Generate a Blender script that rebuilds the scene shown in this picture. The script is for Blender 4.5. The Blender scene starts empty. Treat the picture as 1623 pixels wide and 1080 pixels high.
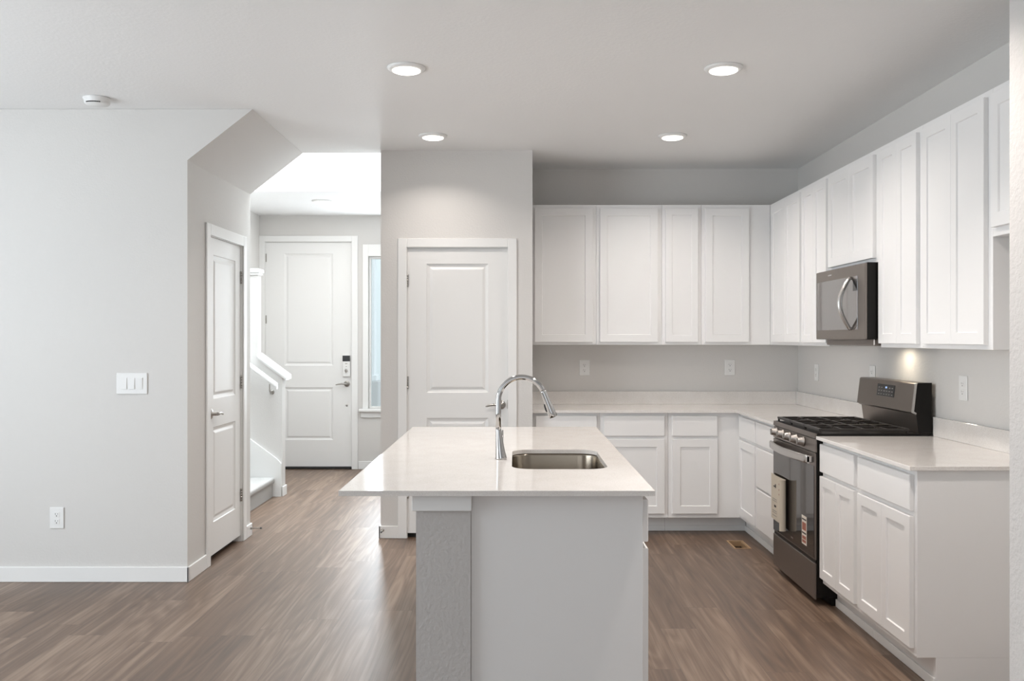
import bpy, bmesh, math, random
from mathutils import Vector, Matrix

scene = bpy.context.scene
COL = scene.collection
PI = math.pi

# ------------------------------------------------------------------ camera
H = 1.435                       # eye height
cam_data = bpy.data.cameras.new('camera')
cam = bpy.data.objects.new('camera', cam_data)
COL.objects.link(cam)
cam.location = (0, 0, H)
cam.rotation_euler = (PI / 2, 0, 0)
cam_data.sensor_width = 36
cam_data.lens = 1450 / 1623 * 36
cam_data.shift_x = -4.5 / 1623
cam_data.shift_y = -2.5 / 1623
cam_data.clip_start = 0.05
scene.camera = cam

# ------------------------------------------------------------------ view, world, lights
scene.view_settings.view_transform = 'Standard'
scene.view_settings.look = 'None'
scene.view_settings.gamma = 1
scene.view_settings.use_curve_mapping = False
scene.view_settings.exposure = 0.06

world = bpy.data.worlds.new('world')
scene.world = world
world.use_nodes = True
bg = world.node_tree.nodes['Background']
bg.inputs['Color'].default_value = (0.92, 0.96, 1.0, 1)
bg.inputs['Strength'].default_value = 1.4


def area(name, loc, rot, sx, sy, power, color, shape='RECTANGLE', spread=None):
    d = bpy.data.lights.new(name, 'AREA')
    d.shape = shape
    d.size = sx
    if shape in ('RECTANGLE', 'ELLIPSE'):
        d.size_y = sy
    d.energy = power
    d.color = color
    if spread is not None:
        d.spread = spread
    o = bpy.data.objects.new(name, d)
    COL.objects.link(o)
    o.location = loc
    o.rotation_euler = rot
    return o


DAY = (0.85, 0.935, 1.0)
WARM = (1.0, 0.915, 0.845)
# daylight through the living room windows (left wall and the wall behind the camera)
area('window_daylight_left', (-4.72, 2.4, 1.40), (0, -PI / 2 - .22, 0), 2.1, 3.4, 130, DAY)
area('window_daylight_front', (-1.4, -2.92, 1.45), (PI / 2, 0, 0), 4.0, 2.1, 4, DAY)
# daylight falling down the open stairwell and through the entry sidelight
area('stairwell_daylight', (-2.2, 7.55, 5.2), (0, 0, 0), 2.2, 1.3, 240, DAY)
area('entry_daylight', (-1.48, 10.04, 1.6), (-PI / 2, 0, 0), 0.22, 1.6, 24, DAY)

# ------------------------------------------------------------------ materials
MATS = {}


def new_mat(name, color, rough=0.5, metal=0.0, spec=0.5):
    m = bpy.data.materials.new(name)
    m.use_nodes = True
    b = m.node_tree.nodes['Principled BSDF']
    b.inputs['Base Color'].default_value = (*color, 1)
    b.inputs['Roughness'].default_value = rough
    b.inputs['Metallic'].default_value = metal
    b.inputs['Specular IOR Level'].default_value = spec
    MATS[name] = m
    return m, m.node_tree, b


def add_bump(nt, b, scale, strength, detail=2.0, dist=0.002, vec=None):
    tc = nt.nodes.new('ShaderNodeTexCoord')
    n = nt.nodes.new('ShaderNodeTexNoise')
    n.inputs['Scale'].default_value = scale
    n.inputs['Detail'].default_value = detail
    if vec:
        mp = nt.nodes.new('ShaderNodeMapping')
        mp.inputs['Scale'].default_value = vec
        nt.links.new(tc.outputs['Object'], mp.inputs['Vector'])
        nt.links.new(mp.outputs['Vector'], n.inputs['Vector'])
    else:
        nt.links.new(tc.outputs['Object'], n.inputs['Vector'])
    bp = nt.nodes.new('ShaderNodeBump')
    bp.inputs['Strength'].default_value = strength
    bp.inputs['Distance'].default_value = dist
    nt.links.new(n.outputs['Fac'], bp.inputs['Height'])
    nt.links.new(bp.outputs['Normal'], b.inputs['Normal'])
    return n


def mat_paint(name, color, rough, scale=90, strength=0.25):
    m, nt, b = new_mat(name, color, rough, 0, 0.3)
    add_bump(nt, b, scale, strength, 3, 0.003)
    return m


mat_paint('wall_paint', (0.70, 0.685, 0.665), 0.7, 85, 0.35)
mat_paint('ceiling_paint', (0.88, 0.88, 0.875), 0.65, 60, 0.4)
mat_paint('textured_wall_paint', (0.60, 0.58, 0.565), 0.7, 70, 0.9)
m, nt, b = new_mat('trim_paint', (0.86, 0.86, 0.85), 0.35, 0, 0.4)
add_bump(nt, b, 30, 0.02)
m, nt, b = new_mat('cabinet_paint', (0.89, 0.885, 0.88), 0.35, 0, 0.4)
add_bump(nt, b, 25, 0.02)
m, nt, b = new_mat('door_paint', (0.85, 0.85, 0.84), 0.38, 0, 0.4)
add_bump(nt, b, 40, 0.03)
new_mat('plastic_white', (0.84, 0.84, 0.83), 0.35)
new_mat('slot_dark', (0.10, 0.095, 0.09), 0.6)
new_mat('black_gap', (0.012, 0.011, 0.010), 0.7)
m, nt, b = new_mat('satin_nickel', (0.42, 0.40, 0.375), 0.28, 1.0)
add_bump(nt, b, 60, 0.02)
m, nt, b = new_mat('chrome', (0.50, 0.495, 0.49), 0.09, 1.0)
add_bump(nt, b, 10, 0.01)
m, nt, b = new_mat('sink_steel', (0.34, 0.295, 0.24), 0.22, 1.0)
add_bump(nt, b, 60, 0.05, 2, 0.001, (30, 1, 30))
m, nt, b = new_mat('slate_steel', (0.235, 0.205, 0.185), 0.34, 0.9)
add_bump(nt, b, 80, 0.05, 2, 0.001, (1, 1, 40))
m, nt, b = new_mat('bright_steel', (0.56, 0.54, 0.52), 0.26, 1.0)
add_bump(nt, b, 80, 0.03, 2, 0.001, (1, 40, 1))
m, nt, b = new_mat('knob_steel', (0.36, 0.335, 0.315), 0.36, 1.0)
add_bump(nt, b, 80, 0.03)
m, nt, b = new_mat('black_enamel', (0.008, 0.007, 0.006), 0.35, 0, 0.22)
m, nt, b = new_mat('cast_iron', (0.022, 0.018, 0.016), 0.45)
add_bump(nt, b, 300, 0.15)
m, nt, b = new_mat('oven_glass', (0.030, 0.024, 0.021), 0.04, 0, 0.9)
m, nt, b = new_mat('microwave_glass', (0.050, 0.040, 0.034), 0.05, 0, 1.0)
b.inputs['Coat Weight'].default_value = 0.75
b.inputs['Coat Roughness'].default_value = 0.04
b.inputs['Coat IOR'].default_value = 2.2
new_mat('display_glass', (0.02, 0.02, 0.022), 0.08)
new_mat('display_print', (0.35, 0.34, 0.32), 0.5)
m, nt, b = new_mat('display_clock', (0.2, 0.3, 0.5), 0.4)
b.inputs['Emission Color'].default_value = (0.45, 0.65, 1.0, 1)
b.inputs['Emission Strength'].default_value = 0.6
new_mat('paper_cream', (0.66, 0.60, 0.50), 0.7)
new_mat('print_red', (0.36, 0.13, 0.09), 0.7)
new_mat('print_black', (0.05, 0.045, 0.04), 0.7)
new_mat('print_grey', (0.36, 0.33, 0.29), 0.7)
new_mat('sticker_paper', (0.78, 0.72, 0.64), 0.5)
new_mat('vent_tan', (0.42, 0.28, 0.16), 0.6)
new_mat('vent_dark', (0.03, 0.012, 0.004), 0.8)
m, nt, b = new_mat('door_stop_rubber', (0.10, 0.10, 0.10), 0.5)
m, nt, b = new_mat('lens_glow', (1, 1, 1), 0.5)
b.inputs['Emission Color'].default_value = (1.0, 0.93, 0.84, 1)
b.inputs['Emission Strength'].default_value = 5.0
m, nt, b = new_mat('lamp_glow', (1, 1, 1), 0.5)
b.inputs['Emission Color'].default_value = (1.0, 0.85, 0.62, 1)
b.inputs['Emission Strength'].default_value = 5.0
new_mat('concrete', (0.60, 0.60, 0.60), 0.85)
m, nt, b = new_mat('porch_white', (0.86, 0.88, 0.90), 0.6)
m, nt, b = new_mat('house_siding', (0.80, 0.84, 0.85), 0.7)


def mat_quartz():
    m, nt, b = new_mat('quartz', (0.80, 0.765, 0.73), 0.09, 0, 0.55)
    tc = nt.nodes.new('ShaderNodeTexCoord')
    n1 = nt.nodes.new('ShaderNodeTexNoise')
    n1.inputs['Scale'].default_value = 420
    n1.inputs['Detail'].default_value = 2
    n2 = nt.nodes.new('ShaderNodeTexNoise')
    n2.inputs['Scale'].default_value = 9
    n2.inputs['Detail'].default_value = 5
    r1 = nt.nodes.new('ShaderNodeValToRGB')
    r1.color_ramp.elements[0].position = 0.36
    r1.color_ramp.elements[0].color = (0.72, 0.685, 0.655, 1)
    r1.color_ramp.elements[1].position = 0.52
    r1.color_ramp.elements[1].color = (0.85, 0.825, 0.80, 1)
    r2 = nt.nodes.new('ShaderNodeValToRGB')
    r2.color_ramp.elements[0].position = 0.3
    r2.color_ramp.elements[0].color = (0.95, 0.94, 0.93, 1)
    r2.color_ramp.elements[1].position = 0.7
    r2.color_ramp.elements[1].color = (1, 1, 1, 1)
    mx = nt.nodes.new('ShaderNodeMix')
    mx.data_type = 'RGBA'
    mx.blend_type = 'MULTIPLY'
    mx.inputs[0].default_value = 1.0
    for n in (n1, n2):
        nt.links.new(tc.outputs['Object'], n.inputs['Vector'])
    nt.links.new(n1.outputs['Fac'], r1.inputs['Fac'])
    nt.links.new(n2.outputs['Fac'], r2.inputs['Fac'])
    nt.links.new(r1.outputs['Color'], mx.inputs[6])
    nt.links.new(r2.outputs['Color'], mx.inputs[7])
    nt.links.new(mx.outputs[2], b.inputs['Base Color'])


mat_quartz()


def mat_floor():
    m, nt, b = new_mat('vinyl_plank', (0.2, 0.14, 0.1), 0.42, 0, 0.8)
    L = nt.links.new

    def M(op, a, b_=None, c=None):
        n = nt.nodes.new('ShaderNodeMath')
        n.operation = op
        for k, v in enumerate((a, b_, c)):
            if v is None:
                continue
            if isinstance(v, (int, float)):
                n.inputs[k].default_value = v
            else:
                L(v, n.inputs[k])
        return n.outputs[0]

    def white(x, y=0.0):
        n = nt.nodes.new('ShaderNodeTexWhiteNoise')
        n.noise_dimensions = '2D'
        c = nt.nodes.new('ShaderNodeCombineXYZ')
        for k, v in enumerate((x, y)):
            if isinstance(v, (int, float)):
                c.inputs[k].default_value = v
            else:
                L(v, c.inputs[k])
        L(c.outputs[0], n.inputs['Vector'])
        return n.outputs['Value']

    def noise(scale, w, detail, rough=0.5):
        mp = nt.nodes.new('ShaderNodeMapping')
        mp.inputs['Scale'].default_value = scale
        L(tc.outputs['Object'], mp.inputs['Vector'])
        n = nt.nodes.new('ShaderNodeTexNoise')
        n.noise_dimensions = '4D'
        n.inputs['Scale'].default_value = 1.0
        n.inputs['Detail'].default_value = detail
        n.inputs['Roughness'].default_value = rough
        L(mp.outputs[0], n.inputs['Vector'])
        L(w, n.inputs['W'])
        return n.outputs['Fac']

    tc = nt.nodes.new('ShaderNodeTexCoord')
    sp = nt.nodes.new('ShaderNodeSeparateXYZ')
    L(tc.outputs['Object'], sp.inputs[0])
    RW, PL = 0.18, 1.22                         # planks run along the room's depth
    xr = M('DIVIDE', sp.outputs['X'], RW)
    row = M('FLOOR', xr)
    yr = M('ADD', M('DIVIDE', sp.outputs['Y'], PL), M('MULTIPLY', white(row, 3.7), 7.0))
    idx = M('FLOOR', yr)
    rnd = white(row, idx)
    w = M('MULTIPLY', rnd, 37.0)
    grain = noise((34, 0.75, 1), w, 5, 0.58)
    fine = noise((150, 2.6, 1), w, 3, 0.6)
    cloud = noise((6.0, 0.55, 1), w, 1.5)
    fig = M('PINGPONG', M('MULTIPLY', cloud, 26.0), 1.0)
    broad = noise((4.5, 0.5, 1), M('ADD', w, 11.0), 2)
    tone = M('MULTIPLY_ADD', grain, 0.70, M('MULTIPLY_ADD', fine, 0.20, M('MULTIPLY_ADD', fig, 0.125, M('MULTIPLY_ADD', broad, 0.34, M('MULTIPLY', rnd, 0.17)))))
    rp = nt.nodes.new('ShaderNodeValToRGB')
    e = rp.color_ramp.elements
    e[0].position = 0.46
    e[0].color = (0.056, 0.034, 0.022, 1)
    e[1].position = 1.0
    e[1].color = (0.285, 0.203, 0.146, 1)
    k = e.new(0.78)
    k.color = (0.155, 0.098, 0.065, 1)
    L(tone, rp.inputs['Fac'])
    fx = M('FRACT', xr)
    fy = M('FRACT', yr)
    ex = M('LESS_THAN', M('MINIMUM', fx, M('SUBTRACT', 1.0, fx)), 0.0016 / RW / 2)
    ey = M('LESS_THAN', M('MINIMUM', fy, M('SUBTRACT', 1.0, fy)), 0.0018 / PL / 2)
    seam = M('MAXIMUM', ex, ey)
    mx = nt.nodes.new('ShaderNodeMix')
    mx.data_type = 'RGBA'
    L(seam, mx.inputs[0])
    L(rp.outputs[0], mx.inputs[6])
    mx.inputs[7].default_value = (0.07, 0.046, 0.034, 1)
    L(mx.outputs[2], b.inputs['Base Color'])
    bp = nt.nodes.new('ShaderNodeBump')
    bp.inputs['Strength'].default_value = 0.10
    bp.inputs['Distance'].default_value = 0.002
    L(grain, bp.inputs['Height'])
    L(bp.outputs[0], b.inputs['Normal'])


mat_floor()


def mat_carpet():
    m, nt, b = new_mat('carpet', (0.62, 0.61, 0.59), 0.95, 0, 0.1)
    n = add_bump(nt, b, 220, 0.9, 3, 0.01)
    r = nt.nodes.new('ShaderNodeValToRGB')
    r.color_ramp.elements[0].position = 0.35
    r.color_ramp.elements[0].color = (0.40, 0.39, 0.375, 1)
    r.color_ramp.elements[1].position = 0.6
    r.color_ramp.elements[1].color = (0.72, 0.71, 0.69, 1)
    nt.links.new(n.outputs['Fac'], r.inputs['Fac'])
    nt.links.new(r.outputs[0], b.inputs['Base Color'])


mat_carpet()


def mat_glass():
    m = bpy.data.materials.new('window_glass')
    m.use_nodes = True
    nt = m.node_tree
    nt.nodes.clear()
    o = nt.nodes.new('ShaderNodeOutputMaterial')
    t = nt.nodes.new('ShaderNodeBsdfTransparent')
    t.inputs[0].default_value = (0.93, 0.97, 0.97, 1)
    g = nt.nodes.new('ShaderNodeBsdfGlossy')
    g.inputs['Roughness'].default_value = 0.02
    f = nt.nodes.new('ShaderNodeFresnel')
    f.inputs['IOR'].default_value = 1.45
    x = nt.nodes.new('ShaderNodeMixShader')
    nt.links.new(f.outputs[0], x.inputs[0])
    nt.links.new(t.outputs[0], x.inputs[1])
    nt.links.new(g.outputs[0], x.inputs[2])
    nt.links.new(x.outputs[0], o.inputs[0])
    MATS['window_glass'] = m


mat_glass()

# ------------------------------------------------------------------ mesh helpers


class MB:
    """Collects shapes in world coordinates, then links them as ONE mesh object."""

    def __init__(self):
        self.v, self.f, self.s = [], [], []

    def add(self, verts, faces, smooth=False):
        n = len(self.v)
        self.v += [tuple(p) for p in verts]
        self.f += [tuple(i + n for i in f) for f in faces]
        self.s += [smooth] * len(faces)
        return self

    def box(self, x0, x1, y0, y1, z0, z1, bevel=0.0, seg=1):
        x0, x1 = min(x0, x1), max(x0, x1)
        y0, y1 = min(y0, y1), max(y0, y1)
        z0, z1 = min(z0, z1), max(z0, z1)
        if bevel <= 0:
            v = [(x, y, z) for x in (x0, x1) for y in (y0, y1) for z in (z0, z1)]
            f = [(0, 1, 3, 2), (4, 6, 7, 5), (0, 4, 5, 1), (2, 3, 7, 6), (0, 2, 6, 4), (1, 5, 7, 3)]
            return self.add(v, f)
        bm = bmesh.new()
        bmesh.ops.create_cube(bm, size=1)
        for p in bm.verts:
            p.co = ((x0 + x1) / 2 + p.co.x * (x1 - x0), (y0 + y1) / 2 + p.co.y * (y1 - y0),
                    (z0 + z1) / 2 + p.co.z * (z1 - z0))
        bmesh.ops.bevel(bm, geom=bm.edges[:], offset=bevel, segments=seg, affect='EDGES', profile=0.5)
        return self.bm(bm)

    def bm(self, bm, smooth=False):
        bm.verts.index_update()
        self.add([p.co[:] for p in bm.verts], [[q.index for q in f.verts] for f in bm.faces], smooth)
        bm.free()
        return self

    def prism(self, pts, axis, a, b):
        """Extrude a 2-D polygon along an axis; pts are (x,z) for 'y', (y,z) for 'x', (x,y) for 'z'."""
        def mk(p, t):
            return {'y': (p[0], t, p[1]), 'x': (t, p[0], p[1]), 'z': (p[0], p[1], t)}[axis]
        n = len(pts)
        v = [mk(p, a) for p in pts] + [mk(p, b) for p in pts]
        f = [tuple(range(n)), tuple(range(2 * n - 1, n - 1, -1))]
        f += [(i, (i + 1) % n, n + (i + 1) % n, n + i) for i in range(n)]
        return self.add(v, f)

    def rings(self, rings, cap0=True, cap1=True, smooth=True):
        n = len(rings[0])
        v = [p for r in rings for p in r]
        f = []
        for k in range(len(rings) - 1):
            for i in range(n):
                j = (i + 1) % n
                f.append((k * n + i, k * n + j, (k + 1) * n + j, (k + 1) * n + i))
        self.add(v, f, smooth)
        if cap0:
            self.add(rings[0], [tuple(range(n))], False)
        if cap1:
            self.add(rings[-1], [tuple(range(n))], False)
        return self

    def cyl(self, c, axis, r, length, n=24, r2=None):
        """Cylinder from point c along the unit axis."""
        return self.tube([c, Vector(c) + Vector(axis) * length], [r, r if r2 is None else r2], n)

    def lathe(self, c, axis, prof, n=32):
        """prof: list of (radius, distance along axis)."""
        a = Vector(axis).normalized()
        u = a.orthogonal().normalized()
        w = a.cross(u)
        c = Vector(c)
        R = []
        for r, d in prof:
            R.append([c + a * d + (u * math.cos(t) + w * math.sin(t)) * r
                      for t in [2 * PI * i / n for i in range(n)]])
        return self.rings(R, prof[0][0] > 1e-5, prof[-1][0] > 1e-5)

    def tube(self, path, radii, n=16, flat=None):
        """Sweep a circle (or an ellipse flat=(a,b) factors) along a path."""
        P = [Vector(p) for p in path]
        if not isinstance(radii, (list, tuple)):
            radii = [radii] * len(P)
        R = []
        u = None
        for i, p in enumerate(P):
            t = (P[min(i + 1, len(P) - 1)] - P[max(i - 1, 0)]).normalized()
            if u is None:
                u = t.orthogonal().normalized()
            else:
                u = (u - t * u.dot(t)).normalized()
            w = t.cross(u)
            R.append([p + (u * math.cos(q) + w * math.sin(q)) * radii[i]
                      for q in [2 * PI * k / n for k in range(n)]])
        return self.rings(R)

    def panel(self, o, u, w, W, Ht, rings, cap_back=True):
        """Concentric rectangles [(inset, depth)...] on a plane: origin o (lower corner), u across, Z up, w outward."""
        o, u, w, z = Vector(o), Vector(u), Vector(w), Vector((0, 0, 1))
        R = []
        for ins, d in rings:
            R.append([o + u * a + z * c + w * d for a, c in
                      ((ins, ins), (W - ins, ins), (W - ins, Ht - ins), (ins, Ht - ins))])
        return self.rings(R, cap_back, True, False)

    def build(self, name, mat, parent=None, origin=None):
        """Link as one object. Children share their root's origin, top-level meshes sit on their base centre."""
        if parent is not None:
            org = Vector(parent['origin_point'])
        elif origin is not None:
            org = Vector(origin)
        else:
            xs, ys, zs = zip(*self.v)
            org = Vector(((min(xs) + max(xs)) / 2, (min(ys) + max(ys)) / 2, min(zs)))
        me = bpy.data.meshes.new(name)
        me.from_pydata([(Vector(p) - org)[:] for p in self.v], [], self.f)
        for p, s in zip(me.polygons, self.s):
            p.use_smooth = s
        bm = bmesh.new()
        bm.from_mesh(me)
        bmesh.ops.remove_doubles(bm, verts=bm.verts, dist=1e-6)
        bmesh.ops.recalc_face_normals(bm, faces=bm.faces)
        bm.to_mesh(me)
        bm.free()
        me.materials.append(MATS[mat])
        o = bpy.data.objects.new(name, me)
        COL.objects.link(o)
        if parent is not None:
            o.parent = parent
        else:
            o.location = org
        o['origin_point'] = tuple(org)
        return o


def thing(name, loc, label=None, cat=None, group=None, kind=None):
    o = bpy.data.objects.new(name, None)
    o.empty_display_size = 0.1
    COL.objects.link(o)
    o.location = loc
    o['origin_point'] = tuple(loc)
    return tag(o, label, cat, group, kind)


def tag(o, label=None, cat=None, group=None, kind=None):
    if label: o['label'] = label
    if cat: o['category'] = cat
    if group: o['group'] = group
    if kind: o['kind'] = kind
    return o


def struct(name, mb, mat):
    return tag(mb.build(name, mat, None, (0, 0, 0)), kind='structure')


def rrect(x0, x1, y0, y1, r, n=8):
    pts = []
    for cx, cy, a0 in ((x1 - r, y1 - r, 0), (x0 + r, y1 - r, PI / 2), (x0 + r, y0 + r, PI), (x1 - r, y0 + r, 1.5 * PI)):
        for i in range(n + 1):
            a = a0 + PI / 2 * i / n
            pts.append((cx + r * math.cos(a), cy + r * math.sin(a)))
    return pts


UX, UY, UZ = (1, 0, 0), (0, 1, 0), (0, 0, 1)
NX, NY, NZ = (-1, 0, 0), (0, -1, 0), (0, 0, -1)

# ------------------------------------------------------------------ room dimensions
CEIL = 2.794
YB = 7.305          # kitchen back wall
XR = 2.261          # kitchen right wall
YP = 6.588          # pantry wall
XPL, XPR = -0.966, 0.127
YC = 5.404          # left (closet) wall facing the room
XC = -1.934         # closet side wall
YCE = 6.685         # end of closet wall / of the low ceiling
YF = 8.415          # foyer ceiling front edge
YD = 10.07          # entry wall
XL, YN = -4.8, -3.0
XS, YS = 1.536, 2.841   # wall stub on the right

# ---- floor with the open register cut out
VX0, VX1, VY0, VY1 = 1.512, 1.606, 6.262, 6.488
fl = MB()
for a in ((XL, VX0, YN, YD + .1), (VX1, XR + .1, YN, YD + .1), (VX0, VX1, YN, VY0), (VX0, VX1, VY1, YD + .1)):
    fl.box(a[0], a[1], a[2], a[3], -0.10, 0)
struct('floor', fl, 'vinyl_plank')

# ---- ceilings
c = MB()
c.box(XL, XR + .1, YN, YCE, CEIL, CEIL + .12)
c.box(XPL, XR + .1, YCE, YB + .1, CEIL, CEIL + .12)
struct('ceiling', c, 'ceiling_paint')
c = MB()
c.box(-3.7, XPL, YF, YD + .1, CEIL, CEIL + .12)
struct('ceiling_foyer', c, 'ceiling_paint')
c = MB()
c.box(-3.8, XPL + .1, YCE - .1, YF + .1, 5.3, 5.4)
struct('ceiling_stairwell', c, 'ceiling_paint')

# ---- walls
w = MB()
w.box(XPR - .1, XR + .1, YB, YB + .1, 0, CEIL)
struct('wall_back', w, 'wall_paint')
w = MB()
w.box(XR, XR + .1, YS, YB, 0, CEIL)
struct('wall_right', w, 'wall_paint')
w = MB()
w.box(XS, XR + .1, YN, YS, 0, CEIL)
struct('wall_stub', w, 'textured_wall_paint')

# closet wall with its chamfered soffit under the upper stair flight
full = [(XL, 0), (XC, 0), (XC, 2.492), (-1.549, CEIL - .001), (XL, CEIL - .001)]
notch = [(XL, 0), (-2.05, 0), (-2.05, 2.094), (XC, 2.094), (XC, 2.492), (-1.549, CEIL - .001), (XL, CEIL - .001)]
w = MB()
w.prism(full, 'y', YC, 5.786)
w.prism(notch, 'y', 5.786, 6.490)
w.prism(full, 'y', 6.490, YCE)
struct('wall_closet', w, 'wall_paint')

# pantry box
dx0, dx1 = -0.777, -0.051
w = MB()
w.box(XPL, dx0, YP, YP + .11, 0, CEIL)
w.box(dx1, XPR, YP, YP + .11, 0, CEIL)
w.box(dx0, dx1, YP, YP + .11, 2.094, CEIL)
w.box(dx0 - .02, dx1 + .02, YP + .07, YP + .12, 0.03, 2.2)
w.box(XPR - .1, XPR, YP + .11, YB, 0, CEIL)
w.box(XPL, XPL + .1, YP + .11, YD, 0, CEIL)
w.box(XPL, XPL + .1, YCE, YF + .1, CEIL + .12, 5.3)
struct('wall_pantry', w, 'wall_paint')

# stairwell shell above and around the lower flight
w = MB()
w.box(-3.7, XPL, YCE - .1, YCE, CEIL + .12, 5.3)
w.box(-3.7, XPL, YF, YF + .1, CEIL + .12, 5.3)
w.box(-3.8, -3.7, YCE - .1, YD, 0, 5.3)
w.box(-3.7, -2.27, YCE, 7.25, 0, CEIL)
struct('wall_stairwell', w, 'wall_paint')

# entry wall with door and sidelight openings
ex0, ex1 = -2.752, -1.794
sx0, sx1, sz0, sz1 = -1.612, -1.36, 0.665, 2.345
w = MB()
w.box(-2.92, ex0, YD, YD + .14, 0, CEIL)
w.box(ex0, ex1, YD, YD + .14, 2.505, CEIL)
w.box(ex1, sx0, YD, YD + .14, 0, CEIL)
w.box(sx0, sx1, YD, YD + .14, 0, sz0)
w.box(sx0, sx1, YD, YD + .14, sz1, CEIL)
w.box(sx1, XPL + .1, YD, YD + .14, 0, CEIL)
w.box(-2.92, -2.81, 8.45, YD, 0, CEIL)
struct('wall_foyer', w, 'wall_paint')

# living room walls outside the frame, with their window openings
w = MB()
w.box(XL - .1, XL, YN, .7, 0, CEIL)
w.box(XL - .1, XL, 4.1, YC, 0, CEIL)
w.box(XL - .1, XL, .7, 4.1, 0, .4)
w.box(XL - .1, XL, .7, 4.1, 2.5, CEIL)
struct('wall_left', w, 'wall_paint')
w = MB()
w.box(XL, -3.4, YN - .1, YN, 0, CEIL)
w.box(.6, XS, YN - .1, YN, 0, CEIL)
w.box(-3.4, .6, YN - .1, YN, 0, .4)
w.box(-3.4, .6, YN - .1, YN, 2.5, CEIL)
struct('wall_front', w, 'wall_paint')
w = MB()
for y0, y1 in ((.7, .76), (2.37, 2.43), (4.04, 4.1)):
    w.box(XL - .08, XL - .02, y0, y1, .4, 2.5)
w.box(XL - .08, XL - .02, .7, 4.1, .4, .46).box(XL - .08, XL - .02, .7, 4.1, 2.44, 2.5)
struct('window_2', w, 'trim_paint')
w = MB()
for x0, x1 in ((-3.4, -3.34), (-1.43, -1.37), (.54, .6)):
    w.box(x0, x1, YN - .08, YN - .02, .4, 2.5)
w.box(-3.4, .6, YN - .08, YN - .02, .4, .46).box(-3.4, .6, YN - .08, YN - .02, 2.44, 2.5)
struct('window_3', w, 'trim_paint')

# ---- baseboards
BH, BT = 0.090, 0.013
w = MB()
w.box(XL, XC + BT, YC - BT, YC - .0005, 0, BH, .003)
w.box(XC + .0005, XC + BT, YC - BT, 5.712, 0, BH, .003)
w.box(XC + .0005, XC + BT, 6.562, YCE + BT, 0, BH, .003)
w.box(-2.2, XC + BT, YCE + .0005, YCE + BT, 0, BH, .003)
struct('baseboard_left', w, 'trim_paint')
w = MB()
w.box(XPL - BT, -0.8395, YP - BT, YP - .0005, 0, BH, .003)
w.box(XPL - BT, XPL - .0005, YP - BT, YD - .001, 0, BH, .003)
w.box(0.0145, XPR + BT, YP - BT, YP - .0005, 0, BH, .003)
struct('baseboard_pantry', w, 'trim_paint')
w = MB()
w.box(-1.72, XPL - BT - .001, YD - BT, YD - .0005, 0, BH, .003)
w.box(-2.8095, -2.81 + BT, 8.46, YD - .001, 0, BH, .003)
struct('baseboard_foyer', w, 'trim_paint')
w = MB()
w.box(XS - BT, XS - .0005, YN, YS + BT, 0, BH, .003)
w.box(XS - BT, XR - .0005, YS + .0005, YS + BT, 0, BH, .003)
w.box(XR - BT, XR - .0005, YS + BT, 3.745, 0, BH, .003)
struct('baseboard_right', w, 'trim_paint')


# ------------------------------------------------------------------ interior doors
def door_slab(mb, o, u, wd, W, Z0, Z1, panels, stile, t=.04):
    """Two-panel moulded door; panels = [(z0,z1),...] bottom to top; o is the lower corner on the FRONT plane."""
    o, u, wd = Vector(o), Vector(u), Vector(wd)

    def bx(a0, a1, z0, z1):
        p = [o + u * a0 + Vector((0, 0, z0 - Z0)), o + u * a1 + Vector((0, 0, z1 - Z0)) - wd * t]
        mb.box(p[0].x, p[1].x, p[0].y, p[1].y, p[0].z, p[1].z)
    bx(0, stile, Z0, Z1)
    bx(W - stile, W, Z0, Z1)
    z = Z0
    for a, b_ in panels + [(Z1, None)]:
        bx(stile, W - stile, z, a)
        z = b_
    for a, b_ in panels:
        mb.panel(o + u * stile + Vector((0, 0, a - Z0)), u, wd, W - 2 * stile, b_ - a,
                 [(0, 0), (.004, -.005), (.020, -.011), (.026, -.011), (.040, -.004), (.045, -.003)], False)


def lever(parent, c, out, along, mat='satin_nickel', L=.105):
    c, out, along = Vector(c), Vector(out), Vector(along)
    m = MB()
    m.lathe(c, out, [(.0001, 0), (.033, 0), (.033, .004), (.029, .009), (.012, .012), (.011, .045), (.0001, .046)], 28)
    q = c + out * .046
    path = [q - along * .008, q + along * .02, q + along * .05 + Vector((0, 0, .003)), q + along * .08 - Vector((0, 0, .002)),
            q + along * L - Vector((0, 0, .008)), q + along * (L + .006) - Vector((0, 0, .010))]
    m.tube(path, [.011, .0105, .009, .0075, .0065, .002], 14)
    return m.build('lever_handle', mat, parent)


def hinge(parent, x, y, z, out, across):
    m = MB()
    o, a = Vector(out), Vector(across)
    p = Vector((x, y, z))
    for k in range(5):
        m.cyl(p + o * .004 + Vector((0, 0, -.045 + k * .0182)), UZ, .0062, .0172, 12)
    q0, q1 = p - a * .011 - o * .002, p + a * .011 + o * .002
    m.box(q0.x, q1.x, q0.y, q1.y, z - .045, z + .045)
    return m.build('hinge', 'satin_nickel', parent)


def casing(parent, o, u, wd, x0, x1, ztop, cw=.062, t=.013):
    """U-shaped trim around an opening between x0 and x1 along u."""
    m = MB()
    o, u, wd = Vector(o), Vector(u), Vector(wd)
    for a0, a1, z0, z1 in ((x0 - cw, x0, 0, ztop + cw), (x1, x1 + cw, 0, ztop + cw), (x0, x1, ztop, ztop + cw)):
        p, q = o + u * a0 + wd * .0006, o + u * a1 + wd * t
        m.box(p.x, q.x, p.y, q.y, z0, z1, .0025)
    return m.build('casing', 'trim_paint', parent)


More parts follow.
